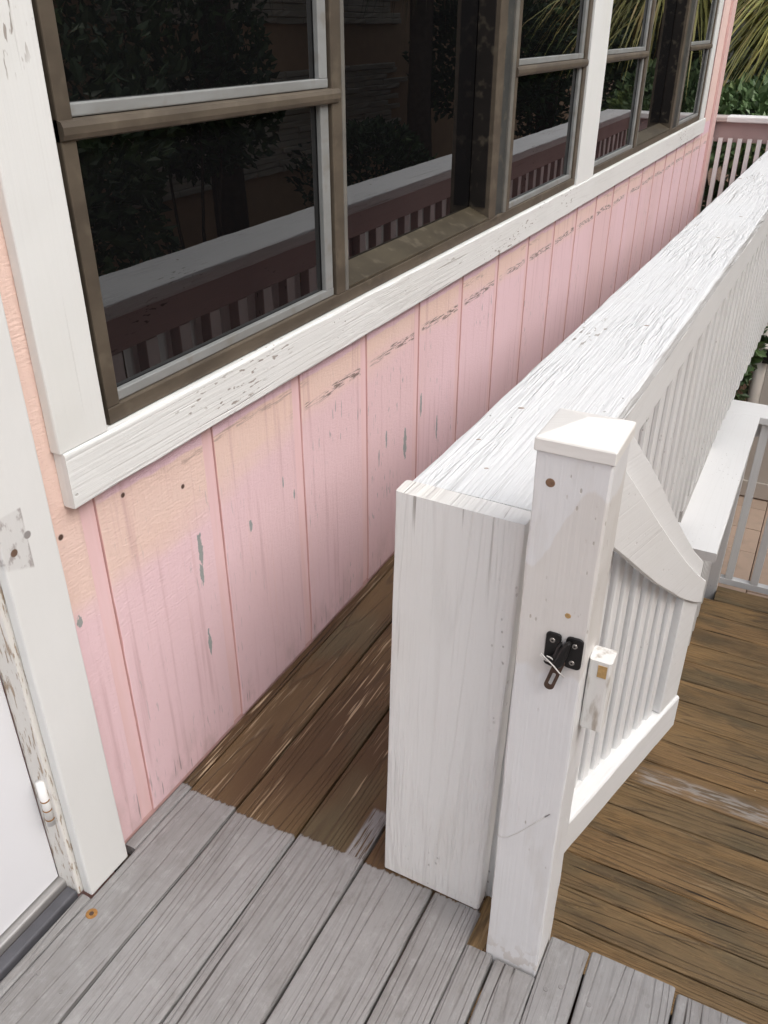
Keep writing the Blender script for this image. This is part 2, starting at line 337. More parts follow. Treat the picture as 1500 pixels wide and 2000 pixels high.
def simple(name, col, rough=0.5, metal=0.0, var=0.2, scale=25.0, spec=0.4):
    T = NT(name)
    n = T.noise(T.vmul(T.pos(), (scale,) * 3), 1.0, 3.0)
    c = T.mix(n, tuple(x * (1 - var) for x in col), tuple(min(1, x * (1 + var)) for x in col))
    return T.done(c, rough, None, metal, spec)
T = NT('tinted_glass'); T.b.inputs['IOR'].default_value = 1.9
n = T.noise(T.vmul(T.pos(), (7, 7, 7)), 1.0, 2.0)
MAT['glass'] = T.done((0.004, 0.004, 0.0045), 0.01, T.bump(n, 0.02, 0.004), spec=0.5)
MAT['black_gap'] = simple('gap_shade_black', (0.012, 0.011, 0.01), 0.8)  # near-black colour standing in for the darkness inside gaps and recesses
MAT['iron'] = simple('black_painted_iron', (0.018, 0.017, 0.017), 0.38, 0.3, 0.3, 60)
MAT['rust_iron'] = simple('rusty_iron', (0.09, 0.055, 0.04), 0.6, 0.3, 0.5, 80)
MAT['screw'] = simple('zinc_screw', (0.32, 0.30, 0.28), 0.4, 0.6)
MAT['rust'] = simple('rust_stain', (0.30, 0.15, 0.045), 0.8, 0, 0.5, 200)
MAT['dark_hole'] = simple('bare_wood_hole', (0.20, 0.12, 0.075), 0.9, 0, 0.5, 200)
MAT['bare_wood'] = simple('bare_wood', (0.45, 0.29, 0.12), 0.8, 0, 0.4, 160)
MAT['knot'] = simple('bare_knot', (0.36, 0.29, 0.24), 0.8, 0, 0.5, 200)
MAT['nail'] = simple('painted_nail', (0.22, 0.21, 0.205), 0.6, 0, 0.2, 90)
MAT['string'] = simple('grey_string', (0.6, 0.58, 0.55), 0.6)
MAT['door'] = simple('white_door_enamel', (0.79, 0.80, 0.83), 0.35, 0, 0.02, 4)
MAT['aluminium'] = simple('threshold_aluminium', (0.42, 0.41, 0.40), 0.4, 0.6, 0.15, 30)
MAT['threshold_dark'] = simple('threshold_dark_vinyl', (0.085, 0.085, 0.095), 0.45, 0, 0.35, 30)
MAT['under'] = simple('dark_joist_wood', (0.06, 0.045, 0.035), 0.9)
T = NT('peeling_jamb_paint')
P = T.pos()
f = T.sstep(T.noise(T.vmul(P, (170, 170, 22)), 1.0, 4.0, 0.65), 0.56, 0.61)
MAT['peeling'] = T.done(T.mix(f, (0.74, 0.72, 0.68), (0.42, 0.33, 0.25)), 0.6, T.bump(f, 0.5, 0.002))
T = NT('mildewed_trim_paint')
P = T.pos(); p = T.xyz(P)
f = T.sstep(T.noise(T.vmul(P, (30, 50, 28)), 1.0, 4.0, 0.6), 0.50, 0.62)
zone = T.math('MULTIPLY', wave_line(T, p[2], 0.70, 0.085, 0.004), T.sstep(p[1], -0.150, -0.152))
top = T.sstep(T.math('ADD', p[2], T.math('MULTIPLY', p[1], 0.4)), 0.625, 0.632)
c = T.mix(T.math('MULTIPLY', zone, T.math('MULTIPLY', T.math('MULTIPLY_ADD', f, 0.7, 0.2), top)), T.mix(T.noise(T.vmul(P, (3, 9, 4)), 1.0, 3.0), (0.74, 0.75, 0.73), (0.78, 0.785, 0.77)), (0.36, 0.33, 0.32))
for (cy, cz, rr, cc) in [(-0.150, 0.742, 0.006, (0.3, 0.28, 0.27)), (-0.178, 0.727, 0.006, (0.16, 0.1, 0.07))]:
    a = T.math('SUBTRACT', p[1], cy); b = T.math('SUBTRACT', p[2], cz)
    d = T.math('SQRT', T.math('ADD', T.math('MULTIPLY', a, a), T.math('MULTIPLY', b, b)))
    c = T.mix(T.sstep(d, rr + 0.001, rr - 0.001), c, cc)
MAT['door_trim'] = T.done(c, 0.5, T.bump(T.noise(T.vmul(P, (20, 60, 20)), 1.0, 3.0), 0.2, 0.003))

# post front: warm patches of older paint, on the repainted white
T = NT('gate_post_paint')
P = T.pos(); p = T.xyz(P)
st, rg, ck, v = grain(T, 6.0, 120.0)
nn = T.math('MULTIPLY', T.math('SUBTRACT', T.noise(T.vmul(P, (18, 18, 7)), 1.0, 3.0), 0.5), 0.10)
zz = T.math('ADD', p[2], nn)
hi = T.sstep(p[0], 0.70, 0.765, 0.80, 0.905)
m = T.math('MULTIPLY', T.sstep(T.math('SUBTRACT', hi, zz), -0.004, 0.004), T.sstep(zz, 0.625, 0.640))
c = T.mix(T.math('MULTIPLY', m, 0.75), (0.76, 0.76, 0.76), (0.70, 0.67, 0.63))
c = T.mix(T.math('MULTIPLY', T.sstep(st, 0.6, 0.8), 0.15), c, (0.5, 0.47, 0.43))
c = T.mix(T.math('MULTIPLY', ck, 0.12), c, (0.4, 0.37, 0.33))
ed = T.math('MULTIPLY', T.sstep(T.noise(T.vmul(P, (60, 60, 40)), 1.0, 3.0), 0.55, 0.62), T.sstep(p[2], 0.08, 0.0))
c = T.mix(T.math('MULTIPLY', ed, 0.4), c, (0.45, 0.38, 0.3))
br_ = T.noise(T.vmul(P, (170, 170, 5)), 1.0, 3.0)
dots = T.math('MULTIPLY', T.sstep(T.voro(T.vmul(P, (95, 95, 42)), 1.0), 0.17, 0.11), T.sstep(T.noise(T.vmul(P, (9, 9, 6), (6, 6, 6)), 1.0, 2.0), 0.57, 0.66))
c = T.mix(T.math('MULTIPLY', dots, 0.6), c, (0.38, 0.33, 0.28))
gr_ = T.noise(T.vmul(P, (25, 25, 6), (1, 1, 1)), 1.0, 4.0, 0.6)
c = T.mix(T.math('MULTIPLY', T.sstep(gr_, 0.52, 0.72), 0.3), c, (0.60, 0.57, 0.52))
hh = T.math('ADD', T.noise(T.vmul(P, (14, 14, 14)), 1.0, 3.0), T.math('MULTIPLY', br_, 0.6))
MAT['post'] = T.done(c, 0.45, T.bump(T.math('SUBTRACT', hh, T.math('MULTIPLY', dots, 0.5)), 0.4, 0.004))
T = NT('scuffed_block_paint')
P = T.pos()
f = T.sstep(T.noise(T.vmul(P, (70, 70, 18)), 1.0, 4.0), 0.50, 0.72)
MAT['block'] = T.done(T.mix(f, (0.74, 0.73, 0.70), (0.42, 0.37, 0.31)), 0.55, T.bump(f, 0.3, 0.002))

def leafm(name, c1, c2, c3, rough=0.45):
    T = NT(name)
    r = T.t.nodes.new('ShaderNodeNewGeometry').outputs['Random Per Island']
    n = T.noise(T.vmul(T.pos(), (2.5,) * 3), 1.0, 2.0)
    c = T.mix(r, c1, c2)
    c = T.mix(T.sstep(n, 0.5, 0.7), c, c3)
    T.b.inputs['Subsurface Weight'].default_value = 0.0
    return T.done(c, rough, spec=0.4)
MAT['leaf'] = leafm('shrub_leaf', (0.085, 0.15, 0.06), (0.16, 0.24, 0.11), (0.22, 0.29, 0.09))
MAT['leaf_dark'] = leafm('dark_shrub_leaf', (0.035, 0.062, 0.026), (0.07, 0.115, 0.05), (0.085, 0.14, 0.045))
MAT['frond'] = leafm('grass_palm_blade', (0.52, 0.48, 0.15), (0.25, 0.29, 0.09), (0.50, 0.35, 0.14))
MAT['frond_dark'] = leafm('palm_frond_blade', (0.06, 0.09, 0.035), (0.10, 0.11, 0.04), (0.12, 0.09, 0.045))
MAT['dead_frond'] = leafm('dead_palm_blade', (0.24, 0.19, 0.11), (0.36, 0.29, 0.17), (0.15, 0.11, 0.07))
MAT['bark'] = simple('bark', (0.10, 0.075, 0.055), 0.9, 0, 0.5, 18)
MAT['petal'] = simple('orange_petal', (0.75, 0.30, 0.03), 0.5, 0, 0.3, 40)
MAT['stucco'] = simple('tan_stucco', (0.62, 0.40, 0.24), 0.9, 0, 0.12, 6)
MAT['stone'] = leafm('ledge_stone', (0.72, 0.64, 0.52), (0.55, 0.47, 0.36), (0.66, 0.56, 0.43), 0.85)
MAT['vinyl'] = simple('beige_vinyl', (0.70, 0.65, 0.58), 0.45, 0, 0.04, 3)
T = NT('tan_paver')
r = T.t.nodes.new('ShaderNodeObjectInfo').outputs['Random']
n = T.noise(T.vmul(T.pos(), (9, 9, 9)), 1.0, 4.0)
c = T.mix(r, (0.64, 0.48, 0.37), (0.56, 0.43, 0.335)); c = T.mix(T.math('MULTIPLY', T.sstep(n, 0.45, 0.7), 0.5), c, (0.48, 0.37, 0.29))
MAT['paver'] = T.done(c, 0.85, T.bump(T.noise(T.vmul(T.pos(), (120,) * 3), 1.0, 3.0), 0.3, 0.004))
T = NT('mulch_soil')
n = T.noise(T.vmul(T.pos(), (22, 22, 22)), 1.0, 5.0, 0.7)
n2 = T.noise(T.vmul(T.pos(), (60, 25, 40)), 1.0, 3.0, 0.7)
c = T.mix(T.sstep(n, 0.35, 0.65), (0.06, 0.035, 0.022), (0.20, 0.12, 0.07)); c = T.mix(T.math('MULTIPLY', T.sstep(n2, 0.55, 0.7), 0.6), c, (0.34, 0.22, 0.13))
MAT['mulch'] = T.done(c, 0.9, T.bump(n, 0.9, 0.03))
MAT['joint_sand'] = simple('joint_sand', (0.16, 0.12, 0.09), 0.95, 0, 0.3, 50)

# ------------------------------------------------------------------ mesh helpers
def link(name, me, mat, parent=None):
    o = bpy.data.objects.new(name, me); COL.objects.link(o)
    if mat is not None and not me.materials: me.materials.append(MAT[mat] if isinstance(mat, str) else mat)
    if parent is not None: o.parent = parent
    return o
def thing(name, label, cat, loc=(0, 0, 0), group=None):
    o = bpy.data.objects.new(name, None); COL.objects.link(o); o.location = loc; o.empty_display_size = 0.1
    o['label'] = label; o['category'] = cat
    if group: o['group'] = group
    return o
def tag(o, label=None, cat=None, group=None, kind=None):
    if label: o['label'] = label
    if cat: o['category'] = cat
    if group: o['group'] = group
    if kind: o['kind'] = kind
    return o
def fix(o, parent):
    """parent keeping world coordinates when the parent's base is away from the origin"""
    o.parent = parent; o.matrix_parent_inverse = Matrix.Translation(-Vector(parent.location))
    return o

RNG = random.Random(4)
def plank_mesh(name, a, b, wdir, w, t, seg=1, ch=0.0025, jit=0.0, seed=0):
    """beam from a to b; w across along wdir, t across the other way; rounded edges; UV in metres along and around"""
    a = Vector(a); b = Vector(b); d = (b - a); L = d.length; d.normalize()
    wd = Vector(wdir); wd = (wd - d * wd.dot(d)).normalized(); nd = d.cross(wd).normalized()
    hw, ht = w / 2, t / 2; ch = min(ch, hw * 0.8, ht * 0.8)
    q = ch * 0.2929
    prof = []
    for sx, sy in ((1, 1), (-1, 1), (-1, -1), (1, -1)):
        c3 = [(sx * hw, sy * (ht - ch)), (sx * (hw - q), sy * (ht - q)), (sx * (hw - ch), sy * ht)]
        prof += c3 if sx * sy > 0 else c3[::-1]
    per = [0.0]
    for i in range(len(prof)):
        x0, y0 = prof[i]; x1, y1 = prof[(i + 1) % len(prof)]
        per.append(per[-1] + math.hypot(x1 - x0, y1 - y0))
    rg = random.Random(seed); n = len(prof)
    vs = []; fs = []; uvs = []
    for k in range(seg + 1):
        u = k / seg
        for i, (x, y) in enumerate(prof):
            jx = jy = 0.0
            if jit:
                jx = jit * noise.noise(Vector((u * L * 9, i * 3.1, seed * 7.7))) + jit * 0.6 * noise.noise(Vector((u * L * 40, i * 5.3, seed * 3.1)))
                jy = jit * 0.5 * noise.noise(Vector((u * L * 7, i * 2.3 + 50, seed * 5.1)))
            vs.append(a + d * (u * L) + wd * (x + jx) + nd * (y + jy))
    for k in range(seg):
        for i in range(n):
            j = (i + 1) % n
            fs.append((k * n + i, k * n + j, (k + 1) * n + j, (k + 1) * n + i))
            u0, u1 = k / seg * L, (k + 1) / seg * L
            uvs += [(u0, per[i]), (u0, per[i + 1]), (u1, per[i + 1]), (u1, per[i])]
    fs.append(tuple(range(n))[::-1]); uvs += [(prof[i][1] * 0.3, prof[i][0]) for i in range(n)][::-1]
    fs.append(tuple(seg * n + i for i in range(n))); uvs += [(L + prof[i][1] * 0.3, prof[i][0]) for i in range(n)]
    me = bpy.data.meshes.new(name); me.from_pydata([tuple(v) for v in vs], [], fs)
    ul = me.uv_layers.new(name='UVMap')
    for i, uv in enumerate(uvs): ul.data[i].uv = uv
    bm = bmesh.new(); bm.from_mesh(me); bmesh.ops.recalc_face_normals(bm, faces=bm.faces); bm.to_mesh(me); bm.free()
    return me
def plank(name, a, b, wdir, w, t, mat, parent=None, **k):
    return link(name, plank_mesh(name, a, b, wdir, w, t, **k), mat, parent)
def box(name, x0, x1, y0, y1, z0, z1, mat, parent=None, axis='y', **k):
    cx, cy, cz = (x0 + x1) / 2, (y0 + y1) / 2, (z0 + z1) / 2
    if axis == 'y': return plank(name, (cx, y0, cz), (cx, y1, cz), (1, 0, 0), x1 - x0, z1 - z0, mat, parent, **k)
    if axis == 'x': return plank(name, (x0, cy, cz), (x1, cy, cz), (0, 1, 0), y1 - y0, z1 - z0, mat, parent, **k)
    return plank(name, (cx, cy, z0), (cx, cy, z1), (1, 0, 0), x1 - x0, y1 - y0, mat, parent, **k)
def poly_prism(name, pts, org, e1, e2, off, th, mat, parent=None, bev=0.0015):
    """outline pts (2D in e1,e2) extruded by th along the normal"""
    e1 = Vector(e1); e2 = Vector(e2); nn = e1.cross(e2).normalized(); org = Vector(org)
    bm = bmesh.new()
    f = bm.faces.new([bm.verts.new(org + e1 * s + e2 * z + nn * off) for s, z in pts])
    r = bmesh.ops.extrude_face_region(bm, geom=[f])
    for v in [g for g in r['geom'] if isinstance(g, bmesh.types.BMVert)]: v.co += nn * th
    bmesh.ops.recalc_face_normals(bm, faces=bm.faces)
    if bev: bmesh.ops.bevel(bm, geom=list(bm.edges), offset=bev, segments=1, affect='EDGES')
    ul = bm.loops.layers.uv.new('UVMap')
    for fc in bm.faces:
        for lp in fc.loops:
            q = lp.vert.co - org; lp[ul].uv = (q.dot(e1) + q.dot(nn) * 0.2, q.dot(e2) + q.dot(nn))
    me = bpy.data.meshes.new(name); bm.to_mesh(me); bm.free()
    return link(name, me, mat, parent)
def disc(name, c, n, r, t, mat, parent=None, seg=14, dome=0.0):
    n = Vector(n).normalized(); u = n.orthogonal().normalized(); w = n.cross(u); c = Vector(c)
    bm = bmesh.new()
    lo = [bm.verts.new(c + (u * math.cos(a) + w * math.sin(a)) * r) for a in [2 * math.pi * i / seg for i in range(seg)]]
    hi = [bm.verts.new(v.co - c + c + n * t - (v.co - c) * 0.15) for v in lo]
    top = bm.verts.new(c + n * (t + dome)); bm.faces.new(lo[::-1])
    for i in range(seg):
        j = (i + 1) % seg; bm.faces.new((lo[i], lo[j], hi[j], hi[i])); bm.faces.new((hi[i], hi[j], top))
    me = bpy.data.meshes.new(name); bm.to_mesh(me); bm.free()
    return link(name, me, mat, parent)
def tube_mesh(name, pts, r, seg=8):
    pts = [Vector(p) for p in pts]; vs = []; fs = []
    rr = r if isinstance(r, (list, tuple)) else [r] * len(pts)
    for i, p in enumerate(pts):
        d = (pts[min(i + 1, len(pts) - 1)] - pts[max(i - 1, 0)]).normalized()
        u = d.cross(Vector((0.31, 0.2, 0.93))).normalized(); w = d.cross(u)
        for k in range(seg):
            a = 2 * math.pi * k / seg; vs.append(tuple(p + (u * math.cos(a) + w * math.sin(a)) * rr[i]))
    for i in range(len(pts) - 1):
        for k in range(seg):
            j = (k + 1) % seg; fs.append((i * seg + k, i * seg + j, (i + 1) * seg + j, (i + 1) * seg + k))
    fs.append(tuple(range(seg))[::-1]); fs.append(tuple((len(pts) - 1) * seg + k for k in range(seg)))
    me = bpy.data.meshes.new(name); me.from_pydata(vs, [], fs); me.shade_smooth()
    return me
def tube(name, pts, r, mat, parent=None, seg=8): return link(name, tube_mesh(name, pts, r, seg), mat, parent)
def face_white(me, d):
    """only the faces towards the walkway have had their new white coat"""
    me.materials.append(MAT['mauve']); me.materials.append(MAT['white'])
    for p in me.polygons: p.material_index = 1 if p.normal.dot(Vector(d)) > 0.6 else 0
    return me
def dup(o, loc, parent=None):
    c = o.copy(); COL.objects.link(c); c.location = loc
    if parent is not None: c.parent = parent
    return c

G = 0.3048
KY = 6.22                      # far end of the cottage wall
# ================================================================== GROUND
def sheet(name, x0, x1, y0, y1, z, mat, n=1, amp=0.0, fn=None):
    vs = []; fs = []
    for j in range(n + 1):
        for i in range(n + 1):
            x = x0 + (x1 - x0) * i / n; y = y0 + (y1 - y0) * j / n
            h = z + amp * noise.noise(Vector((x * 2.3, y * 2.3, z * 5))) + (fn(x, y) if fn else 0)
            vs.append((x, y, h))
    for j in range(n):
        for i in range(n):
            k = j * (n + 1) + i; fs.append((k, k + 1, k + n + 2, k + n + 1))
    me = bpy.data.meshes.new(name); me.from_pydata(vs, [], fs)
    return link(name, me, mat)
tag(sheet('ground', -60, 60, -60, 60, -1.56, 'mulch'), kind='structure')
tag(sheet('mulch_bank', -2.0, 0.74, 3.0, 16.0, -1.5, 'mulch', 30, 0.05,
          lambda x, y: max(0.0, min(1.0, (y - 3.0) / 1.2)) * 0.75 * max(0.0, min(1.0, (0.74 - x) / 0.12))), kind='structure')
patio = tag(sheet('patio', 0.2, 4.2, 3.2, 9.0, -1.545, 'joint_sand'), kind='structure')
pm = {}
RNG = random.Random(11)
pav_a = R(-3)
for i in range(-1, 12):
    for j in range(0, 14):
        if i * 0.2 > 1.9 or j * 0.3 > 2.6: continue
        w, l = (0.196, 0.296)
        cx = 0.68 + i * 0.2 + (0.0); cy = 3.30 + j * 0.3 + (0.15 if i % 2 else 0)
        if not pm: pm['m'] = plank_mesh('paver', (0, -l / 2, 0), (0, l / 2, 0), (1, 0, 0), w, 0.05, ch=0.006)
        o = link('paver', pm['m'], 'paver', patio); o.location = (cx, cy, -1.525 + RNG.uniform(-0.002, 0.002)); o.rotation_euler.z = R(RNG.uniform(-0.4, 0.4))

# ================================================================== MAIN DECK
deck = tag(bpy.data.objects.new('deck', None), kind='structure'); COL.objects.link(deck)
X0, PW = -0.0063, 0.14383
def dboard(x0, x1, y0, y1, seed, seg=40, z=0.0):
    return box('deck_board', x0, x1, y0, y1, z - 0.0254, z, 'deck', deck, seg=seg, ch=0.005, jit=0.0016, seed=seed)
gap = 0.0022
for k in range(4):
    a, b = X0 + PW * k + gap, X0 + PW * (k + 1) - gap
    if k == 0:
        dboard(0.0235, b, -1.6, 6.4, 1, 120); dboard(-0.0005, 0.0228, -1.6, -0.2035, 21, 20); dboard(-0.004, 0.0222, -0.085, 6.2, 22, 60)
    else:
        dboard(a, b, -1.6, 6.4, k + 1, 120)
dboard(X0 + PW * 4 + gap, 0.661, -1.6, 0.0935, 7); dboard(0.6616, X0 + PW * 5 - gap, -1.6, 0.026, 27)
box('deck_board', 0.656, 0.6955, 0.03, 0.6, -0.036, -0.012, 'landing', deck, seg=6, ch=0.003)
dboard(X0 + PW * 4 + gap, 0.655, 0.135, 6.4, 8, 60)
dboard(X0 + PW * 5 + gap, 0.7868, -1.6, 0.022, 9); dboard(0.7878, X0 + PW * 6 - gap, -1.6, 0.107, 10)
for k in range(6, 12):
    dboard(X0 + PW * k + gap, X0 + PW * (k + 1) - gap, -1.6, 0.106 + 0.006 * math.sin(k * 2.3), 20 + k)
for y in (-1.3, -0.9, -0.5, -0.1, 0.5, 0.9, 1.3, 1.7, 2.1, 2.5, 2.9, 3.3, 3.7, 4.1, 4.5, 4.9, 5.3, 5.7, 6.1):
    box('joist', -0.3, 1.75 if y < 0 else 0.62, y - 0.019, y + 0.019, -0.17, -0.0285, 'under', deck, axis='x')
box('rim_joist', 0.80, 1.75, 0.045, 0.083, -0.20, -0.0285, 'under', deck, axis='x')
box('skirt_board', 0.655, 0.68, 2.2, 2.95, -1.29, -0.04, 'skirt', deck, axis='y')
# nails and the rusty stain set in the boards
for (x, y) in [(0.047, -0.348), (0.104, -0.354), (0.808, 0.012), (0.829, 0.027), (0.878, 0.019), (0.963, 0.06), (0.80, -0.36), (0.30, -0.35), (0.24, -0.36), (0.44, -0.352), (0.53, -0.36), (0.62, -0.30), (0.67, -0.295)]:
    disc('nail', (x, y, -0.0004), (0, 0, 1), 0.0045, 0.0008, 'nail', deck, 12)
disc('rust_stain', (0.047, -0.226, 0.0), (0, 0, 1), 0.0105, 0.0006, 'rust', deck, 18); disc('nail', (0.047, -0.226, 0.0007), (0, 0, 1), 0.0042, 0.0006, 'rust_iron', deck, 12)

# ================================================================== LOWER LANDING
landing = tag(bpy.data.objects.new('landing', None), kind='structure'); COL.objects.link(landing)
ys = 3.395
for k in range(26):
    y1 = ys - 0.1463 * k
    box('deck_board', 0.40 if k else 0.832, 3.2, y1 - 0.1425, y1, -1.316, -1.29 + 0.001 * math.sin(k * 5.1), 'landing', landing, axis='x', seg=40, ch=0.006, jit=0.0022, seed=100 + k)
box('rim_joist', 0.70, 3.2, 3.35, 3.388, -1.5, -1.319, 'under', landing, axis='x')
box('joist', 0.72, 0.76, -0.3, 3.34, -1.5, -1.319, 'under', landing); box('joist', 1.9, 1.94, -0.3, 3.34, -1.5, -1.319, 'under', landing)

# ================================================================== COTTAGE
cot = thing('cottage', 'pink wooden cottage with white trim and bronze framed windows along the deck', 'cottage')
def siding(i, z0, z1, ya=None, yb=None):
    """one face board of the grooved siding: flat face then a shallow channel with a dark joint"""
    y0 = G * i if ya is None else ya; y1 = G * (i + 1) if yb is None else yb
    rg = random.Random(i * 7 + int(z0 * 10))
    n = 26; vs = []; fs = []; mats = []
    has_ch = yb is None or abs(yb - G * round(yb / G)) < 1e-6
    prof = [(-0.007, y0 + 0.0008), (-0.001, y0 + 0.001), (0.0, y0 + 0.0024)]
    if has_ch: prof += [(0.0, y1 - 0.034), (-0.0045, y1 - 0.030), (-0.0042, y1 - 0.0008), (-0.007, y1 - 0.0008)]
    else: prof += [(0.0, y1), (-0.012, y1)]
    m = len(prof)
    for k in range(n + 1):
        z = z0 + (z1 - z0) * k / n
        foot = max(0, 1 - (z - z0) / 0.05) if z0 < 0.02 else 0
        for q, (x, y) in enumerate(prof):
            dy = 0.0012 * noise.noise(Vector((i * 3.3, z * 14, 1.0))) if q in (0, 1, 2) else 0
            if q in (1, 2): dy += 0.0018 * max(0, noise.noise(Vector((i * 9.1, z * 45, 2.0))))
            vs.append((x - foot * 0.002, y + dy, z + (0.006 * noise.noise(Vector((y * 40, i, 3))) if k == 0 and z0 < 0.02 else 0)))
    for k in range(n):
        for q in range(m - 1):
            fs.append((k * m + q, k * m + q + 1, (k + 1) * m + q + 1, (k + 1) * m + q))
            mats.append(1 if (q == m - 2 or q == 0) else (2 if has_ch and q in (3, 4) else 0))
    me = bpy.data.meshes.new('siding_board'); me.from_pydata(vs, [], fs)
    me.materials.append(MAT['siding']); me.materials.append(MAT['groove']); me.materials.append(MAT['channel'])
    for f_, mi in zip(me.polygons, mats): f_.material_index = mi
    return link('siding_board', me, None, cot)
ZB = 0.008
siding(-1, ZB, 2.45, -0.185)
for i in range(0, 19): siding(i, ZB, 0.80)
siding(19, ZB, 2.45); siding(20, ZB, 2.45, None, KY)
for i in range(0, 19): siding(i, 2.12, 2.45)
box('wall_core', -0.16, -0.0072, -0.19, KY - 0.01, -1.5, 0.79, 'groove', cot)
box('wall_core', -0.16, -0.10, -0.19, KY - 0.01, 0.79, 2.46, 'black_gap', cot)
box('wall_core', -0.16, -0.0125, -3.0, -1.05, -1.5, 2.46, 'groove', cot)
for i in range(-6, -4): siding(i, ZB, 2.45)
box('wall_core', -3.0, -0.165, KY - 0.1, KY - 0.004, -1.5, 2.46, 'pink_trim', cot, axis='x')
# corner board, proud of the siding
box('corner_board', 0.0, 0.018, KY - 0.16, KY, 0.0, 2.45, 'pink_trim', cot, axis='z')
# white trim
box('sill_board', 0.0, 0.024, -0.060, 5.66, 0.738, 0.829, 'white_chip', cot, axis='y', seg=60, ch=0.004, jit=0.0016, seed=3)
box('window_trim', 0.0, 0.020, -0.064, 0.034, 0.8305, 2.0, 'white_trim', cot, axis='z', seg=20, ch=0.003, jit=0.0012, seed=4)
box('window_trim', 0.0, 0.020, 2.602, 2.842, 0.8305, 2.0, 'white_trim', cot, axis='z', seg=20, ch=0.003, jit=0.001, seed=5)
box('window_trim', 0.0, 0.020, 5.46, 5.60, 0.8305, 2.0, 'white_trim', cot, axis='z', seg=20, ch=0.003, jit=0.001, seed=6)
box('window_trim', 0.0, 0.022, -0.07, 5.62, 2.002, 2.12, 'white_trim', cot, axis='y')
box('door_trim', 0.0, 0.0215, -0.198, -0.1025, 0.0, 2.1, 'door_trim', cot, axis='z', seg=20, ch=0.0035, jit=0.001, seed=8)
box('door_trim', 0.0, 0.0215, -1.15, -1.05, 0.0, 2.1, 'white_trim', cot, axis='z')
box('door_trim', 0.0, 0.0215, -1.15, -0.1025, 2.102, 2.2, 'white_trim', cot, axis='y')
# roof with a shallow eave
box('roof', -3.2, 0.12, -3.1, KY + 0.15, 2.47, 2.60, 'white_trim', cot, ch=0.01)
# door
def door():
    jb = box('door_jamb', -0.046, -0.001, -0.207, -0.186, 0.0, 2.1, 'peeling', cot, axis='z', seg=20, jit=0.0015, seed=9)
    box('door_jamb', -0.095, -0.003, -1.055, -1.04, 0.0, 2.1, 'white_trim', cot, axis='z')
    d = box('door', -0.086, -0.043, -1.035, -0.2085, 0.028, 2.06, 'door', cot, axis='z')
    tag(d, label='plain white enamelled door, closed')
    for zc in (0.235, 1.0, 1.75):
        h = tube('hinge', [(-0.016, -0.2115, zc - 0.05), (-0.016, -0.2115, zc + 0.05)], 0.0072, 'white', d, 12)
        for dz in (-0.036, -0.014, 0.008):
            tube('knuckle_joint', [(-0.016, -0.2115, zc + dz - 0.0013), (-0.016, -0.2115, zc + dz + 0.0013)], 0.0077, 'rust', h, 12)
    ts = box('threshold', -0.09, -0.0285, -1.03, -0.19, 0.004, 0.024, 'aluminium', cot, ch=0.004)
    box('drip_strip', -0.0280, -0.0030, -1.04, -0.209, -0.014, 0.010, 'threshold_dark', ts, ch=0.004)
door()

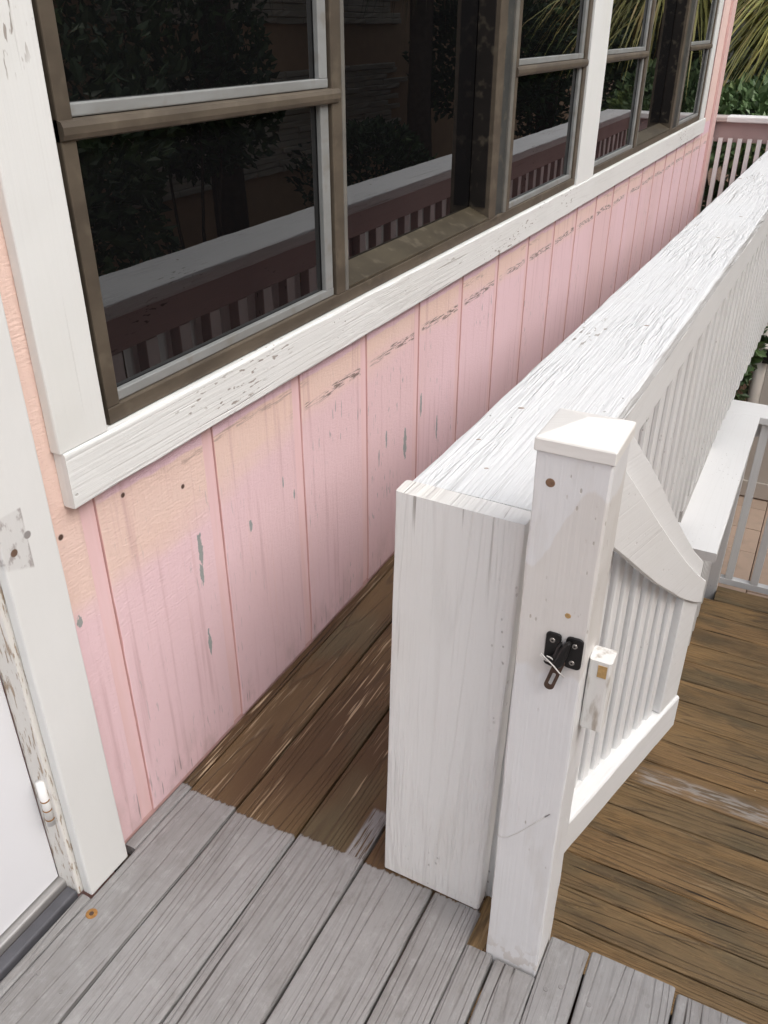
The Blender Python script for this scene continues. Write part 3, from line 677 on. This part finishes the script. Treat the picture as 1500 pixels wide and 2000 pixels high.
# windows
def window(y0, y1, cols, bar_z):
    """three lights: hinged light with a bar, fixed centre set deeper, second light with a bar"""
    w = box('window', -0.05, 0.012, y0, y1, 0.8305, 0.8585, 'bronze', cot, axis='y', ch=0.003)      # bottom rail of the frame
    ZT = 1.995
    def part(nm, *a, **k): return box(nm, *a, parent=w, **k)
    part('frame', -0.05, 0.012, y0, y1, 1.955, ZT, mat='bronze', axis='y')
    L, a1, a2, Rr = cols
    part('frame', -0.05, 0.012, y0, L[0], 0.859, 1.9545, mat='bronze', axis='z')
    part('frame', -0.05, 0.012, Rr[1], y1, 0.859, 1.9545, mat='bronze', axis='z')
    part('mullion', -0.06, 0.012, a1[0], a1[1] - 0.0155, 0.859, 1.9545, mat='bronze', axis='z')
    part('mullion', -0.06, 0.0125, a1[1] - 0.015, a1[1], 0.859, 1.9545, mat='bronze_grey', axis='z', ch=0.004)
    part('mullion', -0.06, 0.012, a2[0], a2[0] + 0.058, 0.859, 1.9545, mat='bronze', axis='z', ch=0.002)
    part('mullion', -0.06, 0.006, a2[0] + 0.0585, a2[1] - 0.053, 0.859, 1.9545, mat='slate_frame', axis='z', ch=0.004)
    part('mullion', -0.06, 0.0125, a2[1] - 0.0525, a2[1] - 0.026, 0.859, 1.9545, mat='bronze_grey', axis='z', ch=0.003)
    part('mullion', -0.06, 0.012, a2[1] - 0.0255, a2[1], 0.859, 1.9545, mat='bronze', axis='z', ch=0.002)
    for (c0, c1) in (L, Rr):
        for za, zb, top in ((0.859, bar_z - 0.012, False), (bar_z + 0.014, 1.9545, True)):
            part('pane', -0.012, -0.006, c0 + 0.001, c1 - 0.001, za + 0.001, zb, mat='glass', axis='y', ch=0.0005)
            part('glazing_bead', -0.0055, 0.006, c0, c1, za, za + 0.017, mat='bead', axis='y', ch=0.002)
            part('glazing_bead', -0.0055, 0.006, c1 - 0.030, c1, za + 0.0175, zb, mat='bead', axis='z', ch=0.002)
            part('glazing_bead', -0.0055, 0.004, c0, c0 + 0.007, za + 0.0175, zb, mat='bronze_dark', axis='z', ch=0.002)
        part('meeting_rail', -0.03, 0.019, c0 - 0.027, c1 + 0.030, bar_z - 0.014, bar_z + 0.013, mat='bronze', axis='y', ch=0.009)
    f0, f1 = a1[1], a2[0]
    part('pane', -0.058, -0.052, f0 + 0.001, f1 - 0.001, 0.87, 1.9545, mat='glass', axis='y', ch=0.0005)
    # sloping sill of the fixed light
    poly_prism('track', [(-0.0515, 0.8595), (0.012, 0.8595), (0.011, 0.866), (-0.0515, 0.893)], (0, f0 + 0.001, 0), (1, 0, 0), (0, 0, 1), 0.0, -(f1 - f0 - 0.002), 'bronze_sill', w, 0.001)
    part('jamb', -0.051, -0.001, f1 - 0.004, f1 - 0.0005, 0.894, 1.9545, mat='jamb_black', axis='z', ch=0.001)
    return w
w1 = window(0.049, 2.598, ((0.076, 0.752), (0.758, 0.812), (1.672, 1.852), (1.858, 2.560)), 1.250)
w2 = window(2.846, 5.456, ((2.872, 3.585), (3.591, 3.645), (4.47, 4.712), (4.718, 5.418)), 1.252)
box('window_gap', -0.05, -0.006, 0.0345, 0.0485, 0.831, 2.0, 'black_gap', cot, axis='z', ch=0.0005)  # black strip painted in for the shaded gap between trim and frame

# ================================================================== TALL RAILING
SK = 0.0145                                       # the railing drifts away from the wall
rail = thing('railing', 'tall white railing with wide flat cap and open grained boards beside the pink wall', 'railing')
def rp(x, y, z): return (x + SK * y, y, z)
YE = 6.28
plank('end_board', (0.5615, 0.114, 0.002), (0.5785, 0.1145, 0.8075), (1, 0, 0), 0.190, 0.038, 'white_worn', rail, seg=24, ch=0.004, jit=0.0012, seed=31)
plank('cap', rp(0.587, 0.1340, 0.789), rp(0.587, YE, 0.789), (1, 0, 0), 0.200, 0.038, 'white_grain', rail, seg=120, ch=0.006, jit=0.0022, seed=32)
plank('apron', rp(0.6745, 0.1335, 0.724), rp(0.6745, YE, 0.724), (1, 0, 0), 0.019, 0.0885, 'white', rail, seg=60, ch=0.002, jit=0.001, seed=33)
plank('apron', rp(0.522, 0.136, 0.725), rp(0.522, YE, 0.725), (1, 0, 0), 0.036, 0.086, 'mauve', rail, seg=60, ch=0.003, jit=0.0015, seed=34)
bal_o = plank_mesh('baluster', (0, 0, -0.15), (0, 0, 0.765), (1, 0, 0), 0.038, 0.064, seg=8, ch=0.009, jit=0.0012, seed=35)
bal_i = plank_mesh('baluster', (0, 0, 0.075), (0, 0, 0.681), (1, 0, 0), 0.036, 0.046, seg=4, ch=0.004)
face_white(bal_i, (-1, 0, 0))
for i in range(46):
    y = 0.17 + 0.133 * i
    o = link('baluster', bal_o, 'white', rail); o.location = (rp(0.647, y, 0)[0] + 0.0, y + RNG.uniform(-0.003, 0.003), RNG.uniform(-0.004, 0.004))
for i in range(46):
    y = 0.215 + 0.133 * i
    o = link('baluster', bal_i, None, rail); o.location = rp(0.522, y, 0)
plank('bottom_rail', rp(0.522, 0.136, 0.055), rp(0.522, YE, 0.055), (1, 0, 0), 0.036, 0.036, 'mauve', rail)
plank('bottom_rail', rp(0.617, 0.136, 0.06), rp(0.617, YE, 0.06), (1, 0, 0), 0.02, 0.088, 'white', rail)
for y in (0.19, 2.05, 4.1, 6.1):
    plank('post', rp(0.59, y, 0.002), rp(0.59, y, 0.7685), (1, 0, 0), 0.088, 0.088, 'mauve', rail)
for (x, y, r) in [(0.615, 3.054, .009), (0.638, 1.993, .006), (0.551, 1.562, .005), (0.546, 2.153, .007), (0.656, 2.369, .007), (0.632, 1.015, .006), (0.547, 3.222, .009), (0.541, 0.459, .006), (0.57, 0.221, .004), (0.523, 0.309, .004)]:
    nk = disc('knot_mark', (0, 0, 0), (0, 0, 1), r, 0.0005, 'knot', rail, 9); nk.location = (x, y, 0.8079); nk.scale = (1.0, 0.55, 1); nk.rotation_euler.z = R(25)
# far cross railing at the end of the deck
cr = thing('end_railing', 'mauve and white railing closing the far end of the deck past the cottage corner', 'railing')
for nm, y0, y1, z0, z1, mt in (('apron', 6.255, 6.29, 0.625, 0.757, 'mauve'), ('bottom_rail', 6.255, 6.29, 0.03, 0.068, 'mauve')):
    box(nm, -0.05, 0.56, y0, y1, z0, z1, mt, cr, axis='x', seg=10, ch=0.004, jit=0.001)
box('cap', -0.055, 0.09, 6.225, 6.40, 0.7575, 0.793, 'old_beige', cr, axis='x', seg=6, ch=0.008)
tag(box('cap', 0.0905, 0.57, 6.222, 6.40, 0.7575, 0.797, 'white', cr, axis='x', seg=10, ch=0.008, jit=0.002), label='repainted white length of the end railing cap')
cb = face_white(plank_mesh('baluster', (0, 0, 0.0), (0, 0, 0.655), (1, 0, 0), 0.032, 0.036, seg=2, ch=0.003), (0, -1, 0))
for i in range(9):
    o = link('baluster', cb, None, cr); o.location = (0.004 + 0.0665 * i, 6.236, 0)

# ================================================================== GATE POST
gp = thing('gate_post', 'white square gate post with pyramid cap and black latch at the railing end', 'post')
box('shaft', 0.6965, 0.7855, 0.0285, 0.1175, -0.35, 0.9488, 'post', gp, axis='z', seg=70, ch=0.003, jit=0.0017, seed=41)
bm = bmesh.new()
cx, cy, hb = 0.741, 0.073, 0.0472
lv = [[bm.verts.new((cx + sx * h, cy + sy * h, z)) for sx, sy in ((-1, -1), (1, -1), (1, 1), (-1, 1))] for h, z in ((hb, 0.9490), (hb, 0.9655), (hb - 0.003, 0.9675))]
tp = bm.verts.new((cx, cy, 0.982)); bm.faces.new(lv[0][::-1])
for a, b in ((0, 1), (1, 2)):
    for i in range(4):
        j = (i + 1) % 4; bm.faces.new((lv[a][i], lv[a][j], lv[b][j], lv[b][i]))
for i in range(4): bm.faces.new((lv[2][i], lv[2][(i + 1) % 4], tp))
bmesh.ops.bevel(bm, geom=list(bm.edges), offset=0.0012, segments=1, affect='EDGES')
ul = bm.loops.layers.uv.new('UVMap')
for f_ in bm.faces:
    for lp in f_.loops: lp[ul].uv = (lp.vert.co.x, lp.vert.co.y + lp.vert.co.z)
me = bpy.data.meshes.new('post_cap'); bm.to_mesh(me); bm.free(); link('post_cap', me, 'white_cap', gp)
disc('bolt_hole', (0.717, 0.0283, 0.911), (0, -1, 0), 0.0058, 0.0006, 'dark_hole', gp, 16)
disc('paint_chip', (0.758, 0.0283, 0.733), (0, -1, 0), 0.0042, 0.0005, 'bare_wood', gp, 7)
# latch: two plates, striker tongue with slot, three screws, wire tie
YF = 0.0283
def rrect(x0, x1, z0, z1, r, n=4):
    out = []
    for (cx_, cz_, a0) in ((x1 - r, z1 - r, 0), (x0 + r, z1 - r, 90), (x0 + r, z0 + r, 180), (x1 - r, z0 + r, 270)):
        for k in range(n + 1):
            a = R(a0 + 90 * k / n); out.append((cx_ + r * math.cos(a), cz_ + r * math.sin(a)))
    return out
latch = poly_prism('latch', rrect(0.7345, 0.7545, 0.660, 0.703, 0.005), (0, YF, 0), (1, 0, 0), (0, 0, 1), 0.0, 0.0035, 'iron', gp, 0.0008)
poly_prism('latch_plate', rrect(0.7605, 0.7832, 0.655, 0.704, 0.006), (0, YF, 0), (1, 0, 0), (0, 0, 1), 0.0, 0.0035, 'iron', latch, 0.0008)
poly_prism('latch_arm', [(0.750, 0.668), (0.757, 0.690), (0.763, 0.7), (0.769, 0.702), (0.766, 0.676), (0.762, 0.66), (0.757, 0.654), (0.746, 0.658)], (0, YF, 0), (1, 0, 0), (0, 0, 1), 0.0037, 0.010, 'iron', latch, 0.003)
poly_prism('latch_arm', [(0.736, 0.662), (0.748, 0.672), (0.752, 0.690), (0.757, 0.697), (0.757, 0.668), (0.748, 0.655), (0.738, 0.657)], (0, YF, 0), (1, 0, 0), (0, 0, 1), 0.0037, 0.008, 'iron', latch, 0.002)
# slotted tongue hanging down
def ring_prism(name, outer, inner, off, th, mat, parent):
    bm = bmesh.new(); n = len(outer)
    def row(pts, d): return [bm.verts.new((x, YF - d, z)) for x, z in pts]
    o0, i0, o1, i1 = row(outer, off), row(inner, off), row(outer, off + th), row(inner, off + th)
    for k in range(n):
        j = (k + 1) % n
        bm.faces.new((o1[k], o1[j], i1[j], i1[k])); bm.faces.new((o0[k], o0[j], i0[j], i0[k]))
        bm.faces.new((o0[k], o0[j], o1[j], o1[k])); bm.faces.new((i0[k], i0[j], i1[j], i1[k]))
    bmesh.ops.recalc_face_normals(bm, faces=bm.faces)
    me = bpy.data.meshes.new(name); bm.to_mesh(me); bm.free(); return link(name, me, mat, parent)
A, B = Vector((0.757, 0.663)), Vector((0.7475, 0.6225))
def capsule(a, b, r, n=8):
    d = (b - a).normalized(); ang = math.atan2(d.y, d.x); out = []
    for k in range(n + 1): t = ang + math.pi / 2 + math.pi * k / n; out.append((a.x + r * math.cos(t), a.y + r * math.sin(t)))
    for k in range(n + 1): t = ang - math.pi / 2 + math.pi * k / n; out.append((b.x + r * math.cos(t), b.y + r * math.sin(t)))
    return out
ring_prism('latch_tongue', capsule(A, B, 0.0068), capsule(Vector((0.7525, 0.643)), Vector((0.748, 0.6245)), 0.0023), 0.006, 0.003, 'rust_iron', latch)
for x, z in ((0.7435, 0.692), (0.7725, 0.692), (0.7715, 0.665)):
    disc('screw', (x, YF - 0.0034, z), (0, -1, 0), 0.0038, 0.0012, 'screw', latch, 12)
    disc('screw', (x, YF - 0.0045, z), (0, -1, 0), 0.0015, 0.0003, 'black_gap', latch, 8)
tie = [(0.741 + 0.008 * math.sin(t * 0.9), YF - 0.008 - 0.006 * abs(math.cos(t * 0.7)), 0.668 + 0.005 * math.cos(t * 1.1)) for t in [i * 0.5 for i in range(12)]]
tie += [(0.752, YF - 0.016, 0.662), (0.760, YF - 0.015, 0.653), (0.766, YF - 0.012, 0.646)]
tube('wire_tie', tie, 0.0009, 'string', latch, 6)
tube('loose_string', [(0.6945, YF + 0.001, 0.294), (0.703, YF - 0.001, 0.294), (0.713, YF - 0.0012, 0.2995), (0.728, YF - 0.001, 0.317), (0.748, YF - 0.0012, 0.347), (0.765, YF - 0.001, 0.372)], 0.00045, 'string', gp, 5)
tube('loose_string', [(0.765, YF - 0.001, 0.372), (0.771, YF - 0.001, 0.381)], 0.0009, 'nail', gp, 5)
sb = box('stop_block', 0.7862, 0.8165, 0.060, 0.092, 0.533, 0.652, 'block', gp, axis='z', seg=6, ch=0.004, jit=0.0012, seed=44)
box('bare_patch', 0.7995, 0.8115, 0.0590, 0.0598, 0.627, 0.6465, 'bare_wood', sb, axis='z', ch=0.0003)

# ================================================================== GATE
ga = R(15.0)
GD = Vector((math.sin(ga), math.cos(ga), 0)); GN = Vector((math.cos(ga), -math.sin(ga), 0)); GO = Vector((0.8774, 0.7244, 0))
gate = thing('gate', 'small white picket gate with sloping curved top board beside the capped post', 'gate')
UP = Vector((0, 0, 1))
# normal of (GD, UP) points to +GN
def gs(s, off, z): return GO + GD * s + GN * off + UP * z
plank('bottom_rail', gs(-0.622, -0.025, 0.0435), gs(0.0, -0.025, 0.0435), GN, 0.050, 0.089, 'white', gate, seg=20, ch=0.005, jit=0.0014, seed=51)
tb_b = [(-0.555, 0.768), (-0.47, 0.699), (-0.40, 0.641), (-0.34, 0.589), (-0.26, 0.522), (-0.176, 0.458), (-0.13, 0.422), (-0.093, 0.397), (-0.045, 0.366), (0.0, 0.341)]
tb_t = [(-0.555, 0.916), (-0.54, 0.902), (-0.458, 0.822), (-0.39, 0.755), (-0.327, 0.692), (-0.23, 0.597), (-0.141, 0.514), (-0.075, 0.455), (-0.009, 0.403), (0.0, 0.397)]
poly_prism('top_board', tb_b + tb_t[::-1], GO, GD, UP, -0.012, 0.012, 'white', gate, 0.002)
bk_t = [(-0.622, 1.06), (-0.54, 0.978), (-0.47, 0.907), (-0.404, 0.842), (-0.345, 0.785), (-0.288, 0.727), (-0.235, 0.668), (-0.189, 0.618), (-0.12, 0.548), (-0.06, 0.488), (0.0, 0.437)]
bk_t = [(-0.452, 0.889)] + [q for q in bk_t if q[0] > -0.45]
bk_b = [(-0.452, 0.75)] + [(s, z + 0.03) for s, z in tb_b if s > -0.45]
poly_prism('back_board', bk_b + bk_t[::-1], GO, GD, UP, -0.034, 0.0215, 'white', gate, 0.003)
poly_prism('stile', [(-0.084, 0.0893), (-0.0003, 0.0893), (-0.0003, 0.3405), (-0.045, 0.3655), (-0.084, 0.3905)], GO, GD, UP, -0.030, 0.024, 'white', gate, 0.002)
plank('stile_foot', gs(-0.030, -0.022, -0.022), gs(-0.030, -0.022, -0.0015), GD, 0.058, 0.028, 'white', gate)
plank('stile', gs(-0.60, -0.060, -0.02), gs(-0.60, -0.060, 0.78), GD, 0.044, 0.022, 'white', gate, seg=8, ch=0.003)
pk = plank_mesh('picket', (0, 0, 0), (0, 0, 1), GD, 0.027, 0.022, seg=1, ch=0.006)
def tb_z(q):
    for (a, za), (b, zb) in zip(tb_b, tb_b[1:]):
        if a <= q <= b: return za + (zb - za) * (q - a) / (b - a)
    return tb_b[-1][1]
s = -0.546
while s < -0.085:
    o = link('picket', pk, 'white', gate); o.location = gs(s + RNG.uniform(-0.0015, 0.0015), -0.026 + (s + 0.05) * 0.058, 0.003); o.rotation_euler = (R(RNG.uniform(-0.2, 0.2)), R(RNG.uniform(-0.2, 0.2)), 0); o.scale = (1, 1, tb_z(s) + 0.016)
    s += 0.0400

# ================================================================== LOW RAILING OF THE LANDING
lr = thing('landing_railing', 'low white L-shaped railing around the lower landing, above the tan pavers', 'railing')
box('cap', 0.655, 0.839, 2.03, 3.418, -0.338, -0.300, 'white', lr, axis='y', seg=30, ch=0.005, jit=0.0014, seed=61)
box('cap', 0.655, 3.2, 3.4195, 3.605, -0.338, -0.3005, 'white', lr, axis='x', seg=30, ch=0.005, jit=0.0014, seed=62)
box('apron', 0.745, 0.783, 2.05, 3.42, -0.428, -0.3385, 'white', lr, axis='y')
box('apron', 0.785, 3.2, 3.478, 3.516, -0.428, -0.3385, 'white', lr, axis='x')
box('corner_post', 0.742, 0.829, 3.345, 3.433, -1.36, -0.3385, 'white', lr, axis='z', ch=0.004)
box('post', 0.744, 0.781, 2.06, 2.147, -1.36, -0.3385, 'white', lr, axis='z', ch=0.004)
box('bottom_rail', 0.83, 3.2, 3.44, 3.478, -1.30, -1.262, 'white', lr, axis='x')
pb = plank_mesh('baluster', (0, 0, -1.26), (0, 0, -0.345), (1, 0, 0), 0.04, 0.036, seg=4, ch=0.004)
for i in range(18):
    o = link('baluster', pb, 'white', lr); o.location = (0.874 + 0.1305 * i, 3.459, 0)
for i in range(8):
    o = link('baluster', pb, 'white', lr); o.location = (0.764, 2.24 + 0.1305 * i, 0)

# ================================================================== BEIGE VINYL PANEL on the patio
vp = thing('vinyl_fence_panel', 'beige vinyl fence panel with rounded post and dark latch on the pavers', 'fence')
tube('post', [(0.732, 4.97, -1.53), (0.732, 4.97, -0.2)], 0.042, 'vinyl', vp, 20)
box('panel', 0.772, 2.6, 4.95, 4.985, -1.485, -0.16, 'vinyl', vp, axis='x', ch=0.004)
box('frame_rail', 0.774, 2.6, 4.933, 4.9495, -1.487, -1.37, 'vinyl', vp, axis='x', ch=0.004)
box('frame_rail', 0.774, 2.6, 4.933, 4.9495, -0.28, -0.158, 'vinyl', vp, axis='x', ch=0.004)
box('latch', 0.735, 0.80, 4.905, 4.93, -0.52, -0.43, 'iron', vp, axis='z', ch=0.004)

# ================================================================== PLANTS
def leaves(name, parent, mat, c, rad, n, size, seed, lumps=7, fill=0.35):
    rg = random.Random(seed); c = Vector(c); vs = []; fs = []
    lump = [(Vector((rg.gauss(0, 1), rg.gauss(0, 1), rg.gauss(0, 0.8))).normalized(), rg.uniform(0.25, 0.5)) for _ in range(lumps)]
    for _ in range(n):
        d = Vector((rg.gauss(0, 1), rg.gauss(0, 1), rg.gauss(0, 1))).normalized()
        k = 0.72
        for l, am in lump: k += am * max(0, d.dot(l)) ** 6
        r = k * (fill + (1 - fill) * rg.random() ** 0.4)
        p = c + Vector((d.x * rad[0], d.y * rad[1], d.z * rad[2])) * r
        ax_ = (d * 0.7 + Vector((rg.gauss(0, 0.6), rg.gauss(0, 0.6), rg.gauss(0.25, 0.6)))).normalized()
        side = ax_.cross(Vector((rg.gauss(0, 1), rg.gauss(0, 1), rg.gauss(0, 1)))).normalized(); up = ax_.cross(side)
        L = size * rg.uniform(0.6, 1.3); W = L * rg.uniform(0.22, 0.34); b = len(vs)
        vs += [tuple(p), tuple(p + ax_ * L * 0.5 + side * W + up * L * 0.08), tuple(p + ax_ * L - up * L * 0.12), tuple(p + ax_ * L * 0.5 - side * W + up * L * 0.08)]
        fs += [(b, b + 1, b + 2), (b, b + 2, b + 3)]
    me = bpy.data.meshes.new(name); me.from_pydata(vs, [], fs)
    o = link(name, me, mat, parent); o['kind'] = 'stuff'; return o
def shrub(label, c, rad, n, size, seed, mat='leaf', group=None):
    base = -1.5
    t = thing('shrub', label, 'shrub', (0, 0, 0), group)
    leaves('foliage', t, mat, c, rad, n, size, seed)
    rg = random.Random(seed + 1)
    for k in range(5):
        a = rg.uniform(0, 6.28); e = Vector(c) + Vector((math.cos(a) * rad[0] * 0.6, math.sin(a) * rad[1] * 0.6, rg.uniform(-0.1, 0.5) * rad[2]))
        b = Vector((c[0] + math.cos(a) * 0.08, c[1] + math.sin(a) * 0.08, base))
        mid = b.lerp(e, 0.5) + Vector((rg.uniform(-.1, .1), rg.uniform(-.1, .1), 0.1))
        tube('stem', [b, mid, e], [0.022, 0.015, 0.006], 'bark', t, 6)
    return t
def blades(name, parent, mat, c, n, length, seed, dirs=None, droop=0.9, width=0.012, spread=0.12, lift=0.5):
    rg = random.Random(seed); vs = []; fs = []; c = Vector(c)
    for _ in range(n):
        a = rg.uniform(*dirs) if dirs else rg.uniform(0, 2 * math.pi)
        el = rg.uniform(-0.5, 1.2) * lift
        d = Vector((math.cos(a) * math.cos(el), math.sin(a) * math.cos(el), math.sin(el)))
        p = c + Vector((rg.gauss(0, spread), rg.gauss(0, spread), rg.gauss(0, spread)))
        L = length * rg.uniform(0.6, 1.15); W = width * rg.uniform(0.6, 1.3); S = 7
        side = Vector((-d.y, d.x, 0)).normalized()
        side = (side + Vector((0, 0, rg.uniform(-0.5, 0.5)))).normalized(); b = len(vs); dr = droop * rg.uniform(0.6, 1.3)
        for k in range(S + 1):
            wv = W * (1 - (k / S) ** 2) + 0.0006
            vs += [tuple(p + side * wv), tuple(p - side * wv)]
            d = (d + Vector((0, 0, -dr / S))).normalized(); p = p + d * (L / S)
        for k in range(S): q = b + 2 * k; fs.append((q, q + 1, q + 3, q + 2))
    me = bpy.data.meshes.new(name); me.from_pydata(vs, [], fs)
    o = link(name, me, mat, parent); o['kind'] = 'stuff'; return o

# seen directly, beyond the end of the deck
shrub('bushy green shrub right of the cottage corner, behind the far end railing', (0.25, 7.3, 0.62), (0.95, 0.55, 0.42), 5200, 0.085, 1, 'leaf')
shrub('dark shrub low behind the balusters of the far end railing', (0.4, 7.3, -0.35), (1.2, 0.6, 0.75), 4500, 0.085, 2, 'leaf_dark')
shrub('tall dark leafy shrub at the back behind the strappy palm', (-0.2, 9.6, 1.5), (2.2, 0.9, 1.8), 9000, 0.13, 3, 'leaf_dark')
gpalm = thing('grass_palm', 'strappy yellow green grass palm hanging over the shrub by the cottage corner', 'palm')
blades('foliage', gpalm, 'frond', (0.70, 8.2, 1.95), 620, 1.5, 5, None, 1.5, 0.013, 0.14, 0.6)
blades('foliage', gpalm, 'frond', (0.62, 8.0, 1.80), 260, 1.45, 6, (R(150), R(235)), 1.7, 0.014, 0.12, 0.35)
tube('trunk', [(0.75, 8.3, -1.5), (0.68, 8.25, 0.4), (0.70, 8.2, 1.95)], [0.14, 0.09, 0.08], 'bark', gpalm, 10)
fern = thing('ground_plant', 'dark leafy plant in the mulch under the railing balusters', 'plant')
leaves('foliage', fern, 'leaf_dark', (0.50, 4.9, -0.35), (0.28, 0.8, 0.42), 1500, 0.07, 9)

# across the garden: reflected in the windows
shrub('round dense shrub across the garden facing the first window', (3.3, 2.6, 0.55), (1.2, 1.3, 0.85), 5200, 0.10, 21, 'leaf_dark', 'shrubs across the garden')
shrub('tall loose shrub before the stone base of the stucco building', (3.9, 5.2, 0.9), (0.7, 0.9, 0.9), 2600, 0.11, 22, 'leaf_dark', 'shrubs across the garden')
shrub('low spreading shrub at the foot of the stucco building', (3.5, 7.9, -0.1), (0.7, 0.9, 0.75), 3000, 0.10, 23, 'leaf_dark', 'shrubs across the garden')
shrub('high leafy shrub between the palm and the far hedge', (3.7, 11.4, 1.1), (0.9, 1.0, 1.1), 4600, 0.11, 24, 'leaf_dark', 'shrubs across the garden')
shrub('far broad shrub filling the end of the garden', (3.0, 13.8, 0.7), (1.6, 1.8, 1.5), 6000, 0.13, 25, 'leaf_dark', 'shrubs across the garden')
shrub('wide dark hedge shrub beside the far garden path', (2.2, 17.5, 0.9), (2.2, 1.6, 1.9), 6000, 0.15, 26, 'leaf_dark', 'shrubs across the garden')
def palm(label, x, y, h, seed):
    t = thing('palm_tree', label, 'palm')
    tube('trunk', [(x, y, -1.5), (x + 0.05, y, 0.6), (x + 0.02, y + 0.03, h)], [0.19, 0.15, 0.14], 'bark', t, 12)
    blades('crown', t, 'frond_dark', (x, y, h), 520, 1.7, seed, None, 1.2, 0.022, 0.12, 1.0)
    blades('dead_skirt', t, 'dead_frond', (x, y, h - 0.15), 420, 1.25, seed + 1, None, 3.2, 0.016, 0.14, 0.1)
palm('shaggy palm with a hanging skirt of dead fronds before the stucco building', 4.0, 10.1, 2.85, 31)
palm('leaning garden palm near the round dense shrub', 4.3, 6.2, 2.9, 33)
palm('far garden palm beside the broad far shrub', 3.3, 13.0, 2.6, 35)
fl = thing('flower_clump', 'clump of orange flowers at the foot of the stone base', 'flowers')
leaves('foliage', fl, 'leaf', (3.5, 6.2, -0.9), (0.5, 0.5, 0.4), 500, 0.08, 41)
leaves('blossom', fl, 'petal', (3.5, 6.2, -0.6), (0.35, 0.35, 0.18), 60, 0.06, 42)
# stucco building with a ledge stone base
sbld = thing('stucco_building', 'tan stucco building with a ledge stone band across the garden', 'building')
box('wall', 5.6, 9.0, -6.0, 22.0, -1.5, 4.5, 'stucco', sbld, ch=0.02)
box('band', 5.52, 5.598, -6.0, 22.0, 1.74, 1.84, 'stucco', sbld)
box('window', 5.57, 5.598, 5.2, 5.75, 1.95, 2.5, 'glass', sbld)
sm_ = [plank_mesh('stone', (0, -0.5, 0), (0, 0.5, 0), (1, 0, 0), 0.07, 0.062, seg=3, ch=0.012, jit=0.012, seed=70 + k) for k in range(4)]
RNG = random.Random(8); cnt = 0
for z0, z1 in ((-0.3, 0.80), (1.36, 1.74)):
    z = z0
    while z < z1 and cnt < 290:
        y = 6.0 + RNG.uniform(0, 0.2)
        while y < 12.1 and cnt < 290:
            l = RNG.uniform(0.3, 0.85)
            o = link('stone', sm_[cnt % 4], 'stone', sbld); o.location = (5.565 + RNG.uniform(-0.025, 0.015), y + l / 2, z + 0.036); o.scale = (1, l - 0.008, 1.08)
            y += l; cnt += 1
        z += 0.072
